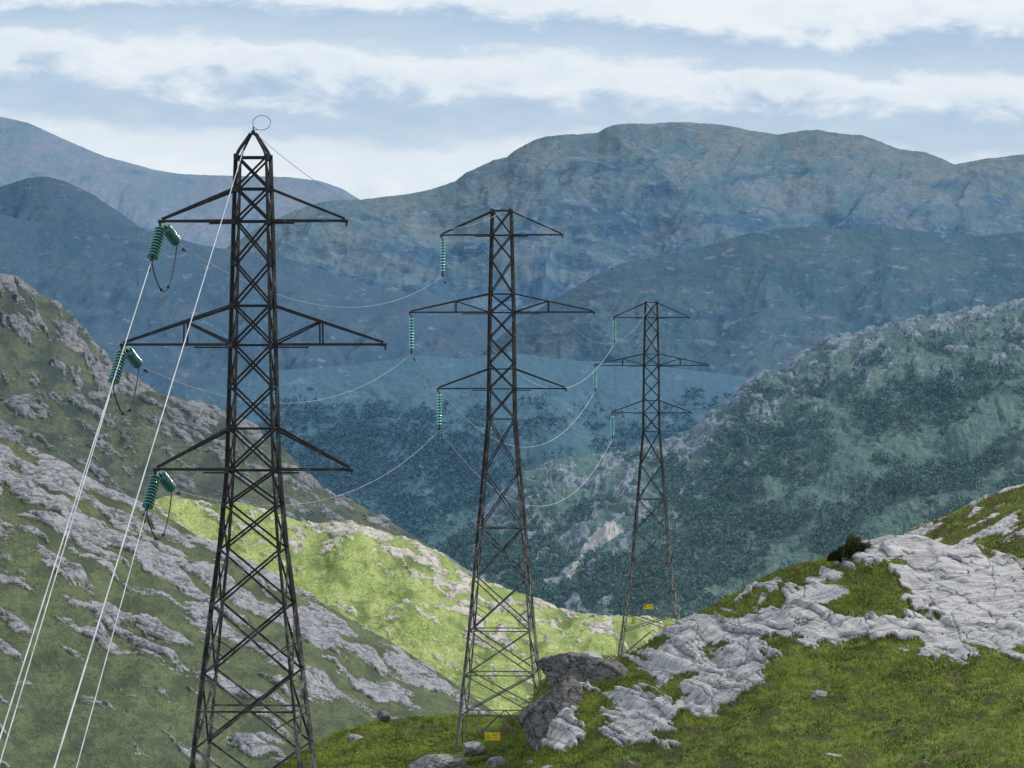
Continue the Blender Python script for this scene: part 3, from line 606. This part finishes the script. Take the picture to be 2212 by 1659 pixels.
# ------------------------------------------------------------------ signs
yel=simple('yellow_sign_paint',(.90,.66,.03),.5,0,(.85,.6,.03),5);blk=simple('black_sign_print',(.015,.015,.015),.6)
def sign(T,p,w,h,label,rot=0):
    e=bpy.data.objects.new('warning_sign',None);col.objects.link(e)
    e.location=W(T,p);e.rotation_euler=(0,0,HEAD+rot);e['label']=label;e['category']='sign'
    m=MB();m.box((0,0,0),w,.01,h);m.box((-w*.3,.03,0),.03,.06,h*.8);m.box((w*.3,.03,0),.03,.06,h*.8);m.obj('sign_plate',yel,e)
    V=[];F=[]
    def poly(pts,y=-.009):
        n=len(V);V.extend([Vector((a,y,b)) for a,b in pts]);F.append(tuple(range(n,n+len(pts))))
    t=h*.36;cx=-w*.30 if w>h*1.3 else 0
    tri=[(cx-t,-t*.85),(cx+t,-t*.85),(cx,t*.95)]
    c=(cx,-t*.28);inn=[(c[0]+(a-c[0])*.76,c[1]+(b-c[1])*.76) for a,b in tri]
    for i in range(3): poly([tri[i],tri[(i+1)%3],inn[(i+1)%3],inn[i]])
    poly([(cx+t*.10,t*.38),(cx-t*.2,-t*.2),(cx,-t*.16)]);poly([(cx-t*.02,-t*.10),(cx+t*.2,-t*.12),(cx-t*.08,-t*.62)])
    if w>h*1.3:
        for r_,(l,th) in enumerate(((.46,.07),(.40,.07),(.46,.03),(.38,.03))):
            z=h*(.30-.2*r_);x0=-w*.02;x=x0
            rr_=random.Random(r_)
            while x<x0+w*l*.95:
                wd=w*(.02+.03*rr_.random());poly([(x,z-h*th/2),(x+wd,z-h*th/2),(x+wd,z+h*th/2),(x,z+h*th/2)]);x+=wd+w*.022
    mesh_obj('hazard_symbol',V,F,[blk],False,e)
z2=lambda e:19.05+(840-e)*K*240
sign(T2,(-.30,-2.14,z2(1584)),.80,.42,'yellow warning sign with black triangle on the tower base')
z3=lambda e:20.6+((892-e)*K*387)
sign(T3,(-.15,-1.95,z3(1308)),.84,.44,'yellow warning sign with black triangle on tower bracing')
sign(T3,(1.35,-2.15,z3(1350)),.46,.5,'small square yellow warning sign on tower leg',.2)
sign(T3,(-1.4,-2.0,z3(1341)),.34,.5,'small narrow yellow warning sign on tower leg',-.6)
# ------------------------------------------------------------------ world, sun, camera
w=bpy.data.worlds.new('World');sc.world=w;w.use_nodes=True;nt=w.node_tree;bg=nt.nodes['Background']
el,az=math.radians(46),math.radians(72)
sky=N(nt,'ShaderNodeTexSky',sky_type='NISHITA');sky.sun_disc=False;sky.sun_elevation=el;sky.sun_rotation=az
tc=N(nt,'ShaderNodeTexCoord');s=N(nt,'ShaderNodeSeparateXYZ');nt.links.new(tc.outputs['Generated'],s.inputs[0])
def vec(x,y,z):
    c=N(nt,'ShaderNodeCombineXYZ')
    for i,v in enumerate((x,y,z)):
        if isinstance(v,bpy.types.NodeSocket): nt.links.new(v,c.inputs[i])
        else: c.inputs[i].default_value=v
    return c.outputs[0]
X,Y,Zz=s.outputs
v1=vec(math_(nt,'MULTIPLY',X,14),math_(nt,'MULTIPLY',Y,14),math_(nt,'MULTIPLY',Zz,60))
v2=vec(math_(nt,'MULTIPLY',X,50),math_(nt,'MULTIPLY',Y,50),math_(nt,'MULTIPLY',Zz,130))
v3=vec(math_(nt,'MULTIPLY',X,110),math_(nt,'MULTIPLY',Y,110),math_(nt,'MULTIPLY',Zz,210))
n1=noise(nt,v1,1,3,.5,.2);n2=noise(nt,v2,1,8,.57,.4);n3=noise(nt,v3,1,8,.6,.4)
e=math_(nt,'ADD',Zz,math_(nt,'MULTIPLY',X,.042))
e=math_(nt,'ADD',e,math_(nt,'MULTIPLY',math_(nt,'SUBTRACT',n1,.5),.018))
e=math_(nt,'ADD',e,math_(nt,'MULTIPLY',math_(nt,'SUBTRACT',n2,.5),.014))
e=math_(nt,'ADD',e,math_(nt,'MULTIPLY',math_(nt,'SUBTRACT',n3,.5),.006))
t=maprange(nt,e,.030,.090,0,1,False)
rp=N(nt,'ShaderNodeValToRGB');nt.links.new(t,rp.inputs[0]);cr=rp.color_ramp;cr.interpolation='EASE'
stops=[(0,.7),(.22,.90),(.34,.82),(.43,.36),(.50,.32),(.58,.85),(.65,.92),(.71,.44),(.78,.28),(.85,.92),(.95,1),(1,.75)]
while len(cr.elements)<len(stops): cr.elements.new(.5)
for q,(p,v) in zip(cr.elements,stops): q.position=p;q.color=(v,v,v,1)
fac=math_(nt,'ADD',rp.outputs[0],math_(nt,'MULTIPLY',math_(nt,'SUBTRACT',n2,.5),.45))
fac=math_(nt,'ADD',fac,math_(nt,'MULTIPLY',math_(nt,'SUBTRACT',n3,.5),.35),True)
skc=N(nt,'ShaderNodeVectorMath',operation='SCALE');nt.links.new(sky.outputs[0],skc.inputs[0]);skc.inputs['Scale'].default_value=.10
base=mixc(nt,.8,skc.outputs[0],(.30,.49,.75))
fin=mixc(nt,fac,base,(.83,.89,.94))
nt.links.new(fin,bg.inputs[0]);bg.inputs[1].default_value=1
sv=Vector((math.cos(el)*math.sin(az),math.cos(el)*math.cos(az),math.sin(el)))
sl=bpy.data.lights.new('sun','SUN');sl.energy=3.0;sl.angle=math.radians(1.5);sl.color=(1,.95,.88)
so=bpy.data.objects.new('sun',sl);col.objects.link(so);so.rotation_euler=sv.to_track_quat('Z','Y').to_euler()
cam=bpy.data.cameras.new('camera');co=bpy.data.objects.new('camera',cam);col.objects.link(co);co.rotation_euler=(math.radians(90),0,0)
cam.sensor_width=36;cam.lens=36/(2212*K);cam.clip_start=1;cam.clip_end=80000;sc.camera=co
